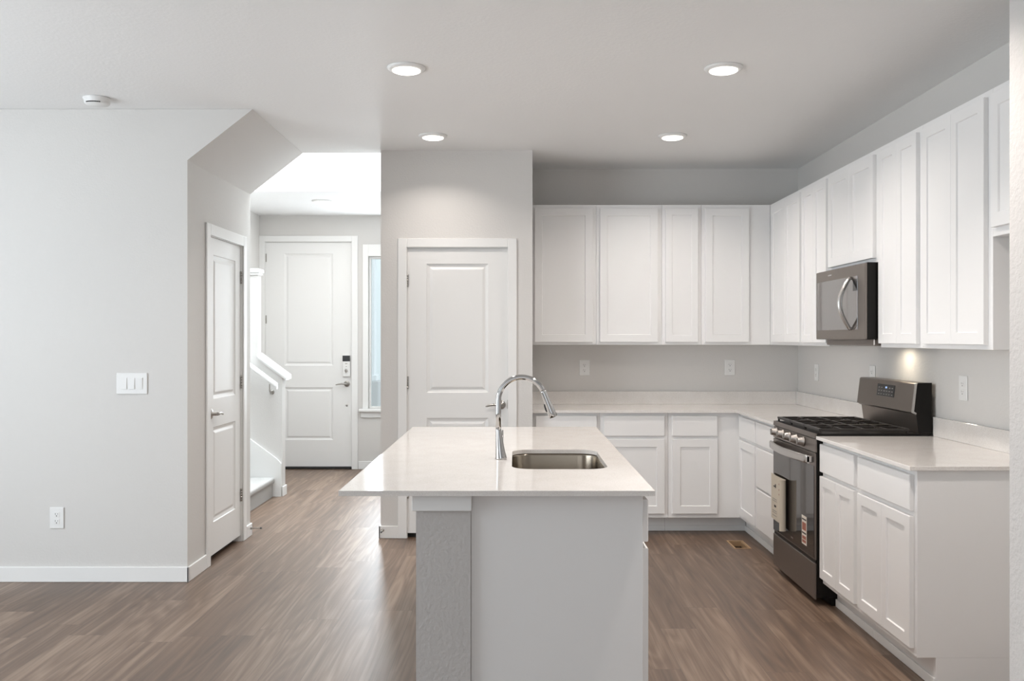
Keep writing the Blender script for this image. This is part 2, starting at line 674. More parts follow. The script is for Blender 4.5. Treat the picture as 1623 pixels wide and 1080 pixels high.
# closet door in the left hall wall (door_1)
d1 = thing('door_1', (XC, 6.14, 0), 'narrow white two-panel closet door in the hall wall beside the stair', None, None, 'structure')
m = MB()
door_slab(m, (XC - .012, 5.792, .043), UY, UX, .690, .043, 2.088, [(.251, .865), (1.0465, 1.978)], .112)
m.build('slab', 'door_paint', d1)
m = MB()
m.box(XC - .10, XC - .001, 5.7862, 5.7915, 0, 2.093).box(XC - .10, XC - .001, 6.4835, 6.4898, 0, 2.093)
m.box(XC - .10, XC - .001, 5.7915, 6.4835, 2.0895, 2.0935)
m.build('jamb', 'trim_paint', d1)
m = MB()
m.box(XC - .10, XC - .060, 5.7915, 6.4835, .0005, .043)
m.build('gap_shade', 'black_gap', d1)  # black block paints the shade in the gap under the closet door
casing(d1, (XC, 0, 0), UY, UX, 5.784, 6.492, 2.094, .070)
lever(d1, (XC - .012, 5.852, .955), UX, UY)
for z in (.33, 1.13, 1.87):
    hinge(d1, XC - .008, 6.484, z, UX, UY)

# pantry door facing the kitchen (door_3)
d3 = thing('door_3', (-.414, YP, 0), 'white two-panel pantry door behind the island', None, None, 'structure')
m = MB()
door_slab(m, (-.774, YP + .010, .035), UX, NY, .720, .035, 2.086, [(.251, .865), (1.0465, 1.978)], .137)
m.build('slab', 'door_paint', d3)
m = MB()
m.box(dx0 + .0003, -.7745, YP + .001, YP + .068, 0, 2.093).box(-.0535, dx1 - .0003, YP + .001, YP + .068, 0, 2.093)
m.box(-.7745, -.0535, YP + .001, YP + .068, 2.0875, 2.0935)
m.build('jamb', 'trim_paint', d3)
m = MB()
m.box(-.7745, -.0535, YP + .040, YP + .068, .0005, .034)
m.build('gap_shade', 'black_gap', d3)  # shade below the pantry door, put in as a black strip
casing(d3, (0, YP, 0), UX, NY, dx0, dx1, 2.094, .0645)
lever(d3, (-.100, YP + .010, .960), NY, NX)
for z in (.33, 1.12, 1.855):
    hinge(d3, -.7745, YP + .006, z, NY, UX)
m = MB()
m.box(-.0545, -.0515, YP - .003, YP + .004, .932, .996)
m.build('strike_plate', 'satin_nickel', d3)

# entry door (door_2)
d2 = thing('door_2', (-2.273, YD, 0), 'tall white two-panel entry door at the end of the hall', None, None, 'structure')
m = MB()
door_slab(m, (-2.747, YD + .020, .028), UX, NY, .948, .028, 2.498, [(.32, .90), (1.14, 2.376)], .205)
m.build('slab', 'door_paint', d2)
m = MB()
m.box(ex0 + .0003, -2.7475, YD + .001, YD + .07, 0, 2.504).box(-1.7985, ex1 - .0003, YD + .001, YD + .07, 0, 2.504)
m.box(-2.7475, -1.7985, YD + .001, YD + .07, 2.499, 2.504)
m.build('jamb', 'trim_paint', d2)
m = MB()
m.box(ex0 + .001, ex1 - .001, YD - .012, YD + .139, .0005, .022, .003)
m.build('threshold', 'black_gap', d2)
casing(d2, (0, YD, 0), UX, NY, ex0, ex1, 2.505, .066)
lever(d2, (-1.853, YD + .020, .940), NY, NX, 'satin_nickel', .11)
for z in (.35, .98, 1.65, 2.33):
    hinge(d2, -2.7475, YD + .016, z, NY, UX)
m = MB()
m.box(-1.897, -1.812, YD - .004, YD + .0195, 1.020, 1.255, .006, 2)
k = m.build('deadbolt_lock', 'plastic_white', d2)
m = MB()
m.box(-1.896, -1.813, YD - .0055, YD - .0042, 1.188, 1.252, .0004)
tag(m.build('keypad_screen', 'display_glass', k), 'black keypad screen')
m = MB()
m.lathe((-1.855, YD - .0042, 1.085), NY, [(.0001, 0), (.017, 0), (.015, .012), (.0001, .012)], 20)
m.box(-1.859, -1.851, YD - .028, YD - .016, 1.062, 1.108, .002)
m.build('thumb_turn', 'satin_nickel', k)
MB().box(-1.868, -1.842, YD - .0052, YD - .0042, 1.158, 1.166).build('print', 'print_grey', k)
MB().box(-1.862, -1.848, YD - .0052, YD - .0042, 1.128, 1.134).build('print', 'print_grey', k)
m = MB()
m.lathe((-1.853, YD + .0199, .702), NY, [(.0001, 0), (.012, 0), (.011, .004), (.0001, .005)], 16)
m.build('viewer', 'satin_nickel', d2)

# sidelight (window_1)
w1 = thing('window_1', (-1.486, YD, sz0), 'narrow sidelight window beside the entry door', None, None, 'structure')
m = MB()
for a in ((sx0 - .062, sx0, sz0, sz1 + .13), (sx1, sx1 + .062, sz0, sz1 + .13), (sx0, sx1, sz1, sz1 + .13)):
    m.box(a[0], a[1], YD - .016, YD - .0006, a[2], a[3], .003)
m.build('casing', 'trim_paint', w1)
m = MB()
m.box(sx0 - .10, sx1 + .10, YD - .055, YD - .0006, sz0 - .030, sz0 - .0005, .004)
m.box(sx0 - .08, sx1 + .08, YD - .018, YD - .0006, sz0 - .095, sz0 - .031, .003)
m.build('sill', 'trim_paint', w1)
m = MB()
g = .024
for a in ((sx0 + .0005, sx0 + g, sz0 + .0005, sz1 - .0005), (sx1 - g, sx1 - .0005, sz0 + .0005, sz1 - .0005),
          (sx0 + g, sx1 - g, sz0 + .0005, sz0 + g), (sx0 + g, sx1 - g, sz1 - g, sz1 - .0005)):
    m.box(a[0], a[1], YD + .03, YD + .10, a[2], a[3], .003)
m.build('frame', 'trim_paint', w1)
m = MB()
m.box(sx0 + g, sx1 - g, YD + .062, YD + .068, sz0 + g, sz1 - g)
m.build('pane', 'window_glass', w1)

# outside the sidelight
m = MB()
m.box(-6, 4, YD + .14, YD + 14, -.14, -.02)
tag(m.build('ground', 'concrete', None, (0, 0, 0)), kind='structure')
pc = thing('porch_column', (-2.02, 12.6, -.02), 'white square porch column on a pale stone base outside the sidelight', 'column')
m = MB()
m.box(-2.16, -1.86, 12.45, 12.75, -.02, .86, .01)
m.build('stone_base', 'concrete', pc)
m = MB()
m.box(-2.10, -1.92, 12.51, 12.69, .86, 2.6, .008)
m.box(-2.13, -1.89, 12.48, 12.72, .86, .94, .005)
m.build('shaft', 'porch_white', pc)
m = MB()
m.box(-3.6, .6, 12.48, 12.72, 2.601, 2.95)
tag(m.build('porch_beam', 'porch_white'), 'white beam across the top of the porch column outside', 'beam')
hs = thing('house', (-2.2, 20, -.02), 'pale grey-green house across the street outside the sidelight', 'house')
m = MB()
m.box(-6, 2, 20, 23, -.02, 4.2)
m.build('wall', 'house_siding', hs)
m = MB()
m.prism([(-6.4, 4.2), (2.4, 4.2), (-2, 6.6)], 'y', 19.7, 23.3)
m.build('roof', 'concrete', hs)

# ------------------------------------------------------------------ stair and knee wall
KY0, KY1 = 8.340, 8.448
st = thing('staircase', (-2.7, 7.8, 0), 'carpeted lower stair flight climbing left behind the closet wall', 'stairs')
for k in range(5):
    x1 = -2.2 - .265 * k
    z1 = .178 * (k + 1)
    m = MB()
    m.box(-3.69, x1, 7.2505, 8.312, z1 - .178 + (.001 if k == 0 else 0), z1 - .03)
    m.box(-3.69, x1 + .022, 7.2505, 8.312, z1 - .05, z1, .018, 3)
    m.build('step', 'carpet', st)
m = MB()
sl = .745
m.prism([(-2.125, 0.001), (-2.125, .30), (-2.165, .345), (-3.6, .345 + (3.6 - 2.165) * sl), (-3.6, .001)], 'y', 8.3125, 8.3395)
m.build('skirt_board', 'trim_paint', st)

kz = 1.105
w = MB()
w.prism([(-2.12, 0), (-2.12, kz), (-2.343, kz + .223 * sl), (-2.343, 2.04), (-3.699, 2.04), (-3.699, 0)], 'y', KY0, KY1)
struct('wall_knee', w, 'wall_paint')
t1 = thing('trim_1', (-2.12, KY0, 0), None, None, None, 'structure')
m = MB()
def slope(xa, xb, z_at, zt, y0, y1, base=-2.07):
    f = lambda x: z_at + (base - x) * sl
    m.prism([(xa, f(xa)), (xb, f(xb)), (xb, f(xb) + zt), (xa, f(xa) + zt)], 'y', y0, y1)
slope(-2.3425, -2.070, 1.0685, .036, KY0 - .028, KY1 + .028)
slope(-2.3425, -2.085, 1.048, .0205, KY0 - .014, KY1 + .014)
m.build('cap_rail', 'trim_paint', t1)
m = MB()
m.box(-3.699, -2.322, KY0 - .022, KY1 + .022, 2.0405, 2.075, .004)
m.box(-3.699, -2.332, KY0 - .011, KY1 + .011, 2.02, 2.0402)
m.build('top_cap', 'trim_paint', t1)
m = MB()
m.box(-2.1195, -2.107, KY0 - .012, KY1 + .012, 0, BH, .003)
m.build('end_baseboard', 'trim_paint', t1)

hr = thing('handrail', (-2.2, 8.24, .9), 'white sloping handrail on a nickel bracket beside the stair knee wall', 'handrail')
m = MB()
f = lambda x: .990 + (-2.12 - x) * sl
R = []
for x in (-3.3, -2.145):
    pr = [(-.022, -.028), (.022, -.028), (.030, -.008), (.030, .010), (.020, .026), (-.020, .026), (-.030, .010), (-.030, -.008)]
    R.append([(x, 8.262 + a, f(x) + b_) for a, b_ in pr])
m.rings(R, True, True, False)
m.build('rail', 'trim_paint', hr)
m = MB()
m.tube([(-2.215, KY0 - .0005, .950), (-2.215, 8.29, .945), (-2.215, 8.262, .965), (-2.215, 8.262, f(-2.215) - .022)], .006, 10)
m.lathe((-2.215, KY0 - .0003, .950), NY, [(.0001, 0), (.022, 0), (.018, .006), (.0001, .007)], 16)
m.build('bracket', 'satin_nickel', hr)


# ------------------------------------------------------------------ cabinets
def shaker(mb, o, u, wd, W, Ht, rail=.056, t=.020):
    mb.panel(o, u, wd, W, Ht, [(0, 0), (0, t - .0015), (.0015, t), (rail, t), (rail + .003, t - .007)])


def slab_front(mb, o, u, wd, W, Ht, t=.020):
    mb.panel(o, u, wd, W, Ht, [(0, 0), (0, t - .003), (.003, t)])


CT = .914           # worktop height
CTH = .018
TOE = .126
DRZ = (.725, .873)
DOZ = (.158, .702)
UPZ = (1.390, 2.461)
UDZ = (1.411, 2.433)


class Run:
    """A run of cabinets: along 'x' facing -Y, or along 'y' facing -X / +X."""

    def __init__(self, axis, face, back, out):
        self.axis, self.face, self.back, self.out = axis, face, back, out

    def box(self, mb, a0, a1, d0, d1, z0, z1, bv=0):
        if self.axis == 'x':
            mb.box(a0, a1, d0, d1, z0, z1, bv)
        else:
            mb.box(d0, d1, a0, a1, z0, z1, bv)

    def org(self, a, z):
        return (a, self.face, z) if self.axis == 'x' else (self.face, a, z)

    @property
    def u(self):
        return UX if self.axis == 'x' else UY


def add_front(run, root, kind, a0, a1, z0, z1):
    m = MB()
    o = Vector(run.org(a0, z0)) + Vector(run.out) * .0008
    if kind == 'door':
        shaker(m, o, run.u, run.out, a1 - a0, z1 - z0, .056 if a1 - a0 > .3 else .050)
    else:
        slab_front(m, o, run.u, run.out, a1 - a0, z1 - z0)
    return m.build(kind, 'cabinet_paint', root)


def upper(run, a0, a1, doors, label, z=UPZ, dz=UDZ):
    c_ = run.org((a0 + a1) / 2, z[0])
    root = thing('upper_cabinet', c_, label, 'cabinet', 'white wall cabinets')
    m = MB()
    run.box(m, a0 + .0008, a1 - .0008, run.face, run.back, z[0], z[1], .001)
    m.build('body', 'cabinet_paint', root)
    for d in doors:
        add_front(run, root, 'door', d[0], d[1], dz[0], dz[1])
    return root


def base(run, a0, a1, fronts, label, toe_d, toe_a=None, open_top=False, name='base_cabinet', trim=True, group='white base cabinets'):
    root = thing(name, run.org((a0 + a1) / 2, 0), label, 'cabinet', group)
    m = MB()
    zt = CT - CTH - .0008
    f_, b_ = run.face, run.back
    if open_top:
        s = .018 if f_ < b_ else -.018
        run.box(m, a0 + .0008, a0 + .018, f_ + s, b_, TOE, zt)
        run.box(m, a1 - .018, a1 - .0008, f_ + s, b_, TOE, zt)
        run.box(m, a0 + .018, a1 - .018, b_ - s, b_, TOE, zt)
        run.box(m, a0 + .018, a1 - .018, f_ + s, b_ - s, TOE, TOE + .018)
        run.box(m, a0 + .0008, a1 - .0008, f_, f_ + s, TOE, zt)
    else:
        run.box(m, a0 + .0008, a1 - .0008, f_, b_, TOE, zt, .001)
    m.build('body', 'cabinet_paint', root)
    t0, t1_ = toe_a or (a0 + .0008, a1 - .0008)
    sg = 1 if b_ > f_ else -1
    m = MB()
    run.box(m, t0, t1_, toe_d, b_, .0008, TOE - .0003)
    m.build('toe_kick', 'cabinet_paint', root)
    if trim:
        m = MB()
        run.box(m, t0, t1_, toe_d - sg * .010, toe_d - sg * .0003, .0008, .042, .002)
        m.build('toe_trim', 'trim_paint', root)
    for k in fronts:
        add_front(run, root, *k)
    return root


# --- wall cabinets on the back wall (facing the room)
UB = Run('x', 7.000, YB - .0008, NY)
upper(UB, XPR + .001, .6225, [(.152, .595)], 'white wall cabinet with one wide door against the pantry side wall')
upper(UB, .6225, 1.1245, [(.6495, 1.0925)], 'white wall cabinet with a wide door, second from the pantry')
upper(UB, 1.1245, 1.4265, [(1.150, 1.3995)], 'narrowest white wall cabinet door on the back wall')
upper(UB, 1.4265, 1.9545, [(1.4535, 1.7875)], 'white wall cabinet on the back wall with blank filler beside the room corner')

# --- wall cabinets on the right wall
UR = Run('y', 1.956, XR - .0008, NX)
upper(UR, 6.200, YB - .001, [(6.571, 6.914), (6.226, 6.569)], 'white two-door wall cabinet on the right wall nearest the corner')
upper(UR, 5.688, 6.200, [(5.939, 6.180), (5.696, 5.937)], 'slim white two-door wall cabinet left of the microwave')
upper(UR, 4.887, 5.688, [(5.303, 5.655), (4.949, 5.301)], 'short white two-door wall cabinet above the microwave', (1.848, 2.461), (1.874, 2.433))
upper(UR, 4.384, 4.887, [(4.646, 4.874), (4.416, 4.644)], 'slim white two-door wall cabinet right of the microwave')
upper(UR, 3.742, 4.384, [(4.066, 4.352), (3.778, 4.064)], 'largest white two-door wall cabinet at the near end of the tall uppers')
upper(UR, 2.856, 3.742, [(3.302, 3.722), (2.878, 3.300)], 'short white wall cabinet over the empty refrigerator space', (1.853, 2.461), (1.888, 2.433))

# --- base cabinets on the back wall
BB = Run('x', 6.695, YB - .0008, NY)
YTOE = 6.845
XTOE = 1.727
base(BB, XPR + .001, .623, [('drawer', .152, .5985, *DRZ), ('door', .152, .5985, *DOZ)],
     'white base cabinet half hidden behind the island against the pantry wall', YTOE)
base(BB, .623, 1.121, [('drawer', .648, 1.093, *DRZ), ('door', .648, 1.093, *DOZ)],
     'white base cabinet with wide drawer and door just right of the island', YTOE)
base(BB, 1.121, 1.649, [('drawer', 1.150, 1.479, *DRZ), ('door', 1.150, 1.479, *DOZ)],
     'white base cabinet with narrow drawer and door beside the inside corner', YTOE, (1.1218, XTOE - .0006))

# --- base cabinets on the right wall
BR = Run('y', 1.650, XR - .0008, NX)
base(BR, 6.205, YB - .001, [('drawer', 6.222, 6.655, *DRZ), ('door', 6.222, 6.655, *DOZ)],
     'white corner base cabinet with one drawer over one door left of the range', XTOE, (6.2058, YTOE - .0110))
base(BR, 5.712, 6.205, [('drawer', 5.735, 6.192, *DRZ), ('drawer', 5.735, 6.192, .438, .702), ('drawer', 5.735, 6.192, .158, .424)],
     'white three-drawer base cabinet tight against the left side of the range', XTOE)
base(BR, 4.381, 4.900, [('drawer', 4.403, 4.893, *DRZ), ('door', 4.649, 4.893, *DOZ), ('door', 4.403, 4.6475, *DOZ)],
     'white base cabinet with slim double doors tight against the right side of the range', XTOE)
base(BR, 3.752, 4.381, [('drawer', 3.778, 4.355, *DRZ), ('door', 4.0672, 4.355, *DOZ), ('door', 3.778, 4.0658, *DOZ)],
     'widest white double-door base cabinet with bare end panel ending the right run', XTOE, (3.7528, 4.3802))


# ------------------------------------------------------------------ worktops
def slab(outer, holes, z0, z1):
    m = MB()
    bm = bmesh.new()
    edges = []
    for loop in [outer] + holes:
        vs = [bm.verts.new((x, y, z1)) for x, y in loop]
        edges += [bm.edges.new((vs[i], vs[(i + 1) % len(vs)])) for i in range(len(vs))]
    bmesh.ops.triangle_fill(bm, use_beauty=True, use_dissolve=False, edges=edges)
    r = bmesh.ops.extrude_face_region(bm, geom=bm.faces[:])
    for e in r['geom']:
        if isinstance(e, bmesh.types.BMVert):
            e.co.z = z0
    m.bm(bm)
    return m


ZC0 = CT - CTH
ct = slab([(XPR + .001, YB - .001), (XPR + .001, 6.657), (1.613, 6.657), (1.613, 5.708), (XR - .001, 5.708), (XR - .001, YB - .001)], [], ZC0, CT)
ct = ct.build('countertop', 'quartz')
tag(ct, 'L-shaped pale quartz countertop turning the corner left of the range', 'countertop', 'pale quartz countertops')
m = MB()
m.box(XPR + .001, XR - .0215, YB - .021, YB - .001, CT + .0003, 1.017, .0015)
m.build('backsplash', 'quartz', ct)
m = MB()
m.box(XR - .021, XR - .001, 5.708, YB - .001, CT + .0003, 1.017, .0015)
m.build('backsplash', 'quartz', ct)
ct2 = MB().box(1.613, XR - .001, 3.736, 4.900, ZC0, CT, .0012).build('countertop', 'quartz')
tag(ct2, 'short pale quartz countertop right of the range', 'countertop', 'pale quartz countertops')
m = MB()
m.box(XR - .021, XR - .001, 3.736, 4.900, CT + .0003, 1.017, .0015)
m.build('backsplash', 'quartz', ct2)

IX0, IX1, IY0, IY1 = -.604, .481, 3.135, 5.420
SX0, SX1, SY0, SY1 = -.012, .378, 3.658, 4.302
it = slab([(IX0, IY0), (IX1, IY0), (IX1, IY1), (IX0, IY1)], [rrect(SX0, SX1, SY0, SY1, .085, 10)], ZC0, CT)
it = it.build('countertop', 'quartz')
tag(it, 'large pale quartz island countertop with the sink cut-out', 'countertop', 'pale quartz countertops')

# island half wall and cabinets
w = MB()
w.box(-.3425, -.1535, 3.172, 5.385, 0, ZC0 - .001)
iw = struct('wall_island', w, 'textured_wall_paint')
m = MB()
m.box(-.3555, -.1495, 3.158, 3.1715, .840, ZC0 - .001, .0015)
m.box(-.3555, -.343, 3.1717, 5.398, .840, ZC0 - .001, .0015)
struct('trim_2', m, 'trim_paint')
BI = Run('y', .446, -.1528, UX)
base(BI, 3.186, 3.590, [('drawer', 3.200, 3.576, *DRZ), ('door', 3.200, 3.576, *DOZ)],
     'white island base cabinet whose bare grey-white end panel fronts the island', .370, (3.2, 3.589), False, 'island_cabinet', False, 'island cabinets')
base(BI, 3.590, 4.370, [('drawer', 3.604, 4.356, *DRZ), ('door', 3.604, 3.979, *DOZ), ('door', 3.981, 4.356, *DOZ)],
     'white island sink base cabinet under the steel sink', .370, (3.591, 4.369), True, 'island_cabinet', False, 'island cabinets')
base(BI, 4.370, 5.385, [('drawer', 4.384, 5.371, *DRZ), ('door', 4.384, 4.876, *DOZ), ('door', 4.878, 5.371, *DOZ)],
     'white island base cabinet at the far end toward the pantry', .370, (4.371, 5.38), False, 'island_cabinet', False, 'island cabinets')

# sink
sk = thing('kitchen_sink', (.18, 3.98, .69), 'brushed steel undermount sink in the island countertop', 'sink')
R = []
zt = ZC0 - .0006
for ins, z in ((-.018, zt), (.000, zt), (.002, zt - .01), (.006, zt - .15), (.012, zt - .175), (.028, zt - .192), (.06, zt - .200), (.13, zt - .203)):
    R.append([(x, y, z) for x, y in rrect(SX0 - .004 + ins, SX1 + .004 - ins, SY0 - .004 + ins, SY1 + .004 - ins, max(.012, .088 - ins * .5), 10)])
m = MB()
m.rings(R, False, True, True)
O = []
for ins, z in ((-.018, zt), (-.018, zt - .002), (-.002, zt - .003), (.003, zt - .15), (.009, zt - .178), (.025, zt - .195), (.06, zt - .203), (.13, zt - .206)):
    O.append([(x, y, z) for x, y in rrect(SX0 - .004 + ins, SX1 + .004 - ins, SY0 - .004 + ins, SY1 + .004 - ins, max(.012, .088 - ins * .5), 10)])
m.rings(O, False, True, True)
m.build('bowl', 'sink_steel', sk)
m = MB()
m.lathe((.185, 3.98, zt - .2025), UZ, [(.0001, .001), (.030, .001), (.034, .004), (.043, .004), (.045, .0)], 28)
m.build('drain', 'chrome', sk)

# faucet
FX, FY = -.071, 3.966
fc = thing('faucet', (FX, FY, CT), 'tall polished chrome pull-down faucet arching over the island sink', 'faucet')
m = MB()
Z0 = CT + .0004
m.tube([(FX + .011, FY, Z0), (FX + .011, FY, Z0 + .006), (FX + .008, FY, Z0 + .03), (FX + .004, FY, Z0 + .075), (FX + .0005, FY, Z0 + .125), (FX, FY, Z0 + .135)],
       [.0255, .0250, .0210, .0165, .0124, .0118], 28)
m.build('base', 'chrome', fc)
path = [(FX, FY, Z0 + .135), (FX, FY, Z0 + .20)]
ac, ar, az = FX + .101, .101, CT + .254
for i in range(0, 29):
    a = PI - (PI - .42) * i / 28
    path.append((ac + ar * math.cos(a), FY, az + ar * math.sin(a)))
m = MB()
m.tube(path, .0118, 20)
m.build('neck', 'chrome', fc)
e = Vector(path[-1])
dr = (Vector(path[-1]) - Vector(path[-2])).normalized()
dr = Vector((.37, 0, -.93)).normalized()
m = MB()
m.tube([e - dr * .002, e + dr * .004, e + dr * .045, e + dr * .10, e + dr * .118, e + dr * .122], [.0122, .0128, .0145, .0185, .0195, .0165], 24)
h_ = m.build('spray_head', 'chrome', fc)
m = MB()
side = Vector((-.93, 0, -.37))
m.tube([e + dr * .055 + side * .0150, e + dr * .062 + side * .0165, e + dr * .085 + side * .0180, e + dr * .092 + side * .0172], [.003, .0045, .0045, .003], 12)
tag(m.build('spray_button', 'display_glass', h_), 'black spray button')
m = MB()
m.tube([(FX + .012, FY + .016, CT + .06), (FX + .014, FY + .045, CT + .075), (FX + .016, FY + .085, CT + .115)], [.008, .0065, .005], 12)
m.build('lever_handle', 'chrome', fc)

# ------------------------------------------------------------------ gas range
RY0, RY1 = 4.907, 5.702
RYC = (RY0 + RY1) / 2
RX = 1.610
rg = thing('gas_range', (1.93, RYC, 0), 'freestanding gas range with slate steel front between the base cabinets', 'range')
m = MB()
m.box(1.6205, 2.225, RY0, RY1, .045, .910, .003)
m.box(1.70, 2.20, RY0 + .004, RY1 - .004, .0008, .045)
m.build('body', 'black_enamel', rg)
m = MB()
m.box(1.618, 2.228, RY0 - .002, RY1 + .002, .9105, .926, .005, 2)
m.build('cooktop', 'black_enamel', rg)
# front trim above the knobs, then the knob panel
m = MB()
m.prism([(1.625, .897), (RX, .900), (RX + .004, .926), (1.6200, .926), (1.6200, .897)], 'y', RY0, RY1)
m.build('front_trim', 'slate_steel', rg)
m = MB()
m.prism([(RX, .826), (RX + .006, .894), (1.6200, .894), (1.6200, .826)], 'y', RY0, RY1)
cp = m.build('control_panel', 'slate_steel', rg)
for y in (5.625, 5.495, 5.365, 5.235, 5.105):
    m = MB()
    c_ = Vector((RX + .0025, y, .862))
    ax = Vector((-1, 0, .08)).normalized()
    m.lathe(c_, ax, [(.0001, 0), (.027, 0), (.027, .007), (.0225, .009), (.0205, .034), (.017, .038), (.0001, .038)], 24)
    p = c_ + ax * .036
    m.box(p.x - .006, p.x + .002, y - .004, y + .004, p.z - .018, p.z + .018, .0015)
    m.build('knob', 'knob_steel', cp)
# oven door
m = MB()
m.box(RX, 1.6200, RY0 + .002, RY1 - .002, .246, .820, .003)
od = m.build('oven_door', 'slate_steel', rg)
m = MB()
m.box(RX - .002, RX - .0003, RY0 + .014, RY1 - .014, .256, .750, .0006)
tag(m.build('window', 'oven_glass', od), 'dark reflective oven window')
m = MB()
hp = []
for i in range(17):
    s_ = i / 16
    hp.append((RX - .030 - .030 * math.sin(PI * s_), RY0 + .035 + (RY1 - RY0 - .07) * s_))
inner = [(x + .010, y) for x, y in hp]
R = []
for (x, y), (xi, yi) in zip(hp, inner):
    R.append([(x, y, .762), (x - .003, y, .768), (x - .003, y, .800), (x, y, .806), (xi, yi, .806), (xi, yi, .762)])
m.rings(R, True, True, True)
for y in (RY0 + .035, RY1 - .058):
    m.box(RX - .034, RX - .0003, y, y + .023, .766, .802, .003)
m.build('handle', 'bright_steel', od)
m = MB()
m.box(RX - .0028, RX - .0021, RYC - .022, RYC + .022, .278, .288)
m.build('badge', 'bright_steel', od)
m = MB()
m.box(RX - .0030, RX - .0021, 5.040, 5.125, .292, .452, .0003)
sk2 = tag(m.build('sticker', 'sticker_paper', od), 'white and red warning sticker')
m = MB()
for z0, z1 in ((.372, .415), (.322, .340), (.303, .318)):
    m.box(RX - .0036, RX - .0031, 5.050, 5.115, z0, z1)
m.build('red_print', 'print_red', sk2)
for z0, z1 in ((.352, .360), (.428, .436)):
    MB().box(RX - .0036, RX - .0031, 5.046, 5.119, z0, z1).build('dark_print', 'print_black', sk2)
# storage drawer
m = MB()
m.box(RX, 1.6200, RY0 + .002, RY1 - .002, .034, .228, .004, 2)
m.build('drawer', 'slate_steel', rg)
m = MB()
m.box(1.616, 1.6200, RY0 + .006, RY1 - .006, .2285, .2455)
m.build('drawer_gap', 'black_enamel', rg)
# burners and grates
for bx_, by_, br_ in ((1.76, 5.09, .044), (1.76, 5.52, .05), (2.00, 5.09, .036), (2.00, 5.52, .044), (1.88, RYC, .04)):
    m = MB()
    m.lathe((bx_, by_, .9263), UZ, [(.0001, 0), (br_ + .012, 0), (br_ + .010, .006), (br_, .007), (br_, .012), (.0001, .012)], 24)
    bu = m.build('burner', 'bright_steel', rg)
    m = MB()
    m.lathe((bx_, by_, .9385), UZ, [(.0001, 0), (br_ - .004, 0), (br_ - .004, .004), (br_ - .010, .007), (.0001, .008)], 24)
    m.build('burner_cap', 'cast_iron', bu)
gz0, gz1 = .939, .952
gw = (RY1 - RY0 - .02) / 3
for k in range(3):
    y0, y1 = RY0 + .008 + k * (gw + .002), RY0 + .008 + k * (gw + .002) + gw
    m = MB()
    x0, x1 = 1.634, 2.120
    b_ = .012
    for a in ((x0, x1, y0, y0 + b_), (x0, x1, y1 - b_, y1), (x0, x0 + b_ + .008, y0 + b_, y1 - b_), (x1 - b_, x1, y0 + b_, y1 - b_)):
        m.box(*a, gz0, gz1, .002)
    xm, ym = (x0 + x1) / 2, (y0 + y1) / 2
    m.box(xm - .006, xm + .006, y0 + b_, y1 - b_, gz0, gz1)
    for cx in (1.76, 2.00):
        m.box(cx - .006, cx + .006, y0 + b_, ym - .02, gz0, gz1 - .0004)
        m.box(cx - .006, cx + .006, ym + .02, y1 - b_, gz0, gz1 - .0004)
    m.box(x0 + b_ + .008, 1.76 - .022, ym - .005, ym + .005, gz0, gz1 - .0008)
    m.box(1.76 + .022, xm - .006, ym - .005, ym + .005, gz0, gz1 - .0008)
    m.box(xm + .006, 2.00 - .022, ym - .005, ym + .005, gz0, gz1 - .0008)
    m.box(2.00 + .022, x1 - b_, ym - .005, ym + .005, gz0, gz1 - .0008)
    for x in (x0 + .003, x1 - .013):
        for y in (y0 + .001, y1 - .011):
            m.box(x, x + .010, y, y + .010, .9263, gz0)
    m.build('grate', 'cast_iron', rg)
# backguard
m = MB()
m.prism([(2.172, .927), (2.158, 1.028), (2.228, 1.028), (2.228, .927)], 'y', RY0 + .006, RY1 - .006)
m.build('backguard_riser', 'slate_steel', rg)
m = MB()
m.prism([(2.152, 1.029), (2.132, 1.040), (2.150, 1.192), (2.158, 1.197), (2.236, 1.197), (2.236, 1.029)], 'y', RY0 + .010, RY1 - .001)
bk = m.build('backguard', 'slate_steel', rg)
m = MB()
m.prism([(2.150, 1.029), (2.130, 1.039), (2.148, 1.194), (2.157, 1.199), (2.163, 1.199), (2.158, 1.190), (2.142, 1.045), (2.156, 1.036)], 'y', RY0 + .001, RY0 + .0098)
m.build('end_trim', 'bright_steel', bk)
m = MB()
m.prism([(2.156, 1.036), (2.142, 1.045), (2.158, 1.190), (2.163, 1.199), (2.237, 1.199), (2.237, .928), (2.170, .928)], 'y', RY0 + .0005, RY0 + .0095)
m.build('end_cap', 'black_enamel', bk)
sg_ = (2.150 - 2.132) / (1.192 - 1.040)
xb = lambda z: 2.132 + (z - 1.040) * sg_
def onpanel(m, y0, y1, z0, z1, d0, d1):
    m.prism([(xb(z0) - d1, z0), (xb(z1) - d1, z1), (xb(z1) - d0, z1), (xb(z0) - d0, z0)], 'y', y0, y1)
m = MB()
onpanel(m, 5.165, 5.408, 1.104, 1.172, .0003, .0018)
ds = m.build('display', 'display_glass', bk)
m = MB()
for i in range(6):
    for j in range(3):
        if (i, j) not in ((2, 2), (3, 2)):
            onpanel(m, 5.185 + i * .037, 5.203 + i * .037, 1.113 + j * .019, 1.1165 + j * .019, .0019, .0023)
m.build('button_print', 'display_print', ds)
m = MB()
onpanel(m, 5.268, 5.292, 1.150, 1.160, .0019, .0023)
m.build('clock', 'display_clock', ds)

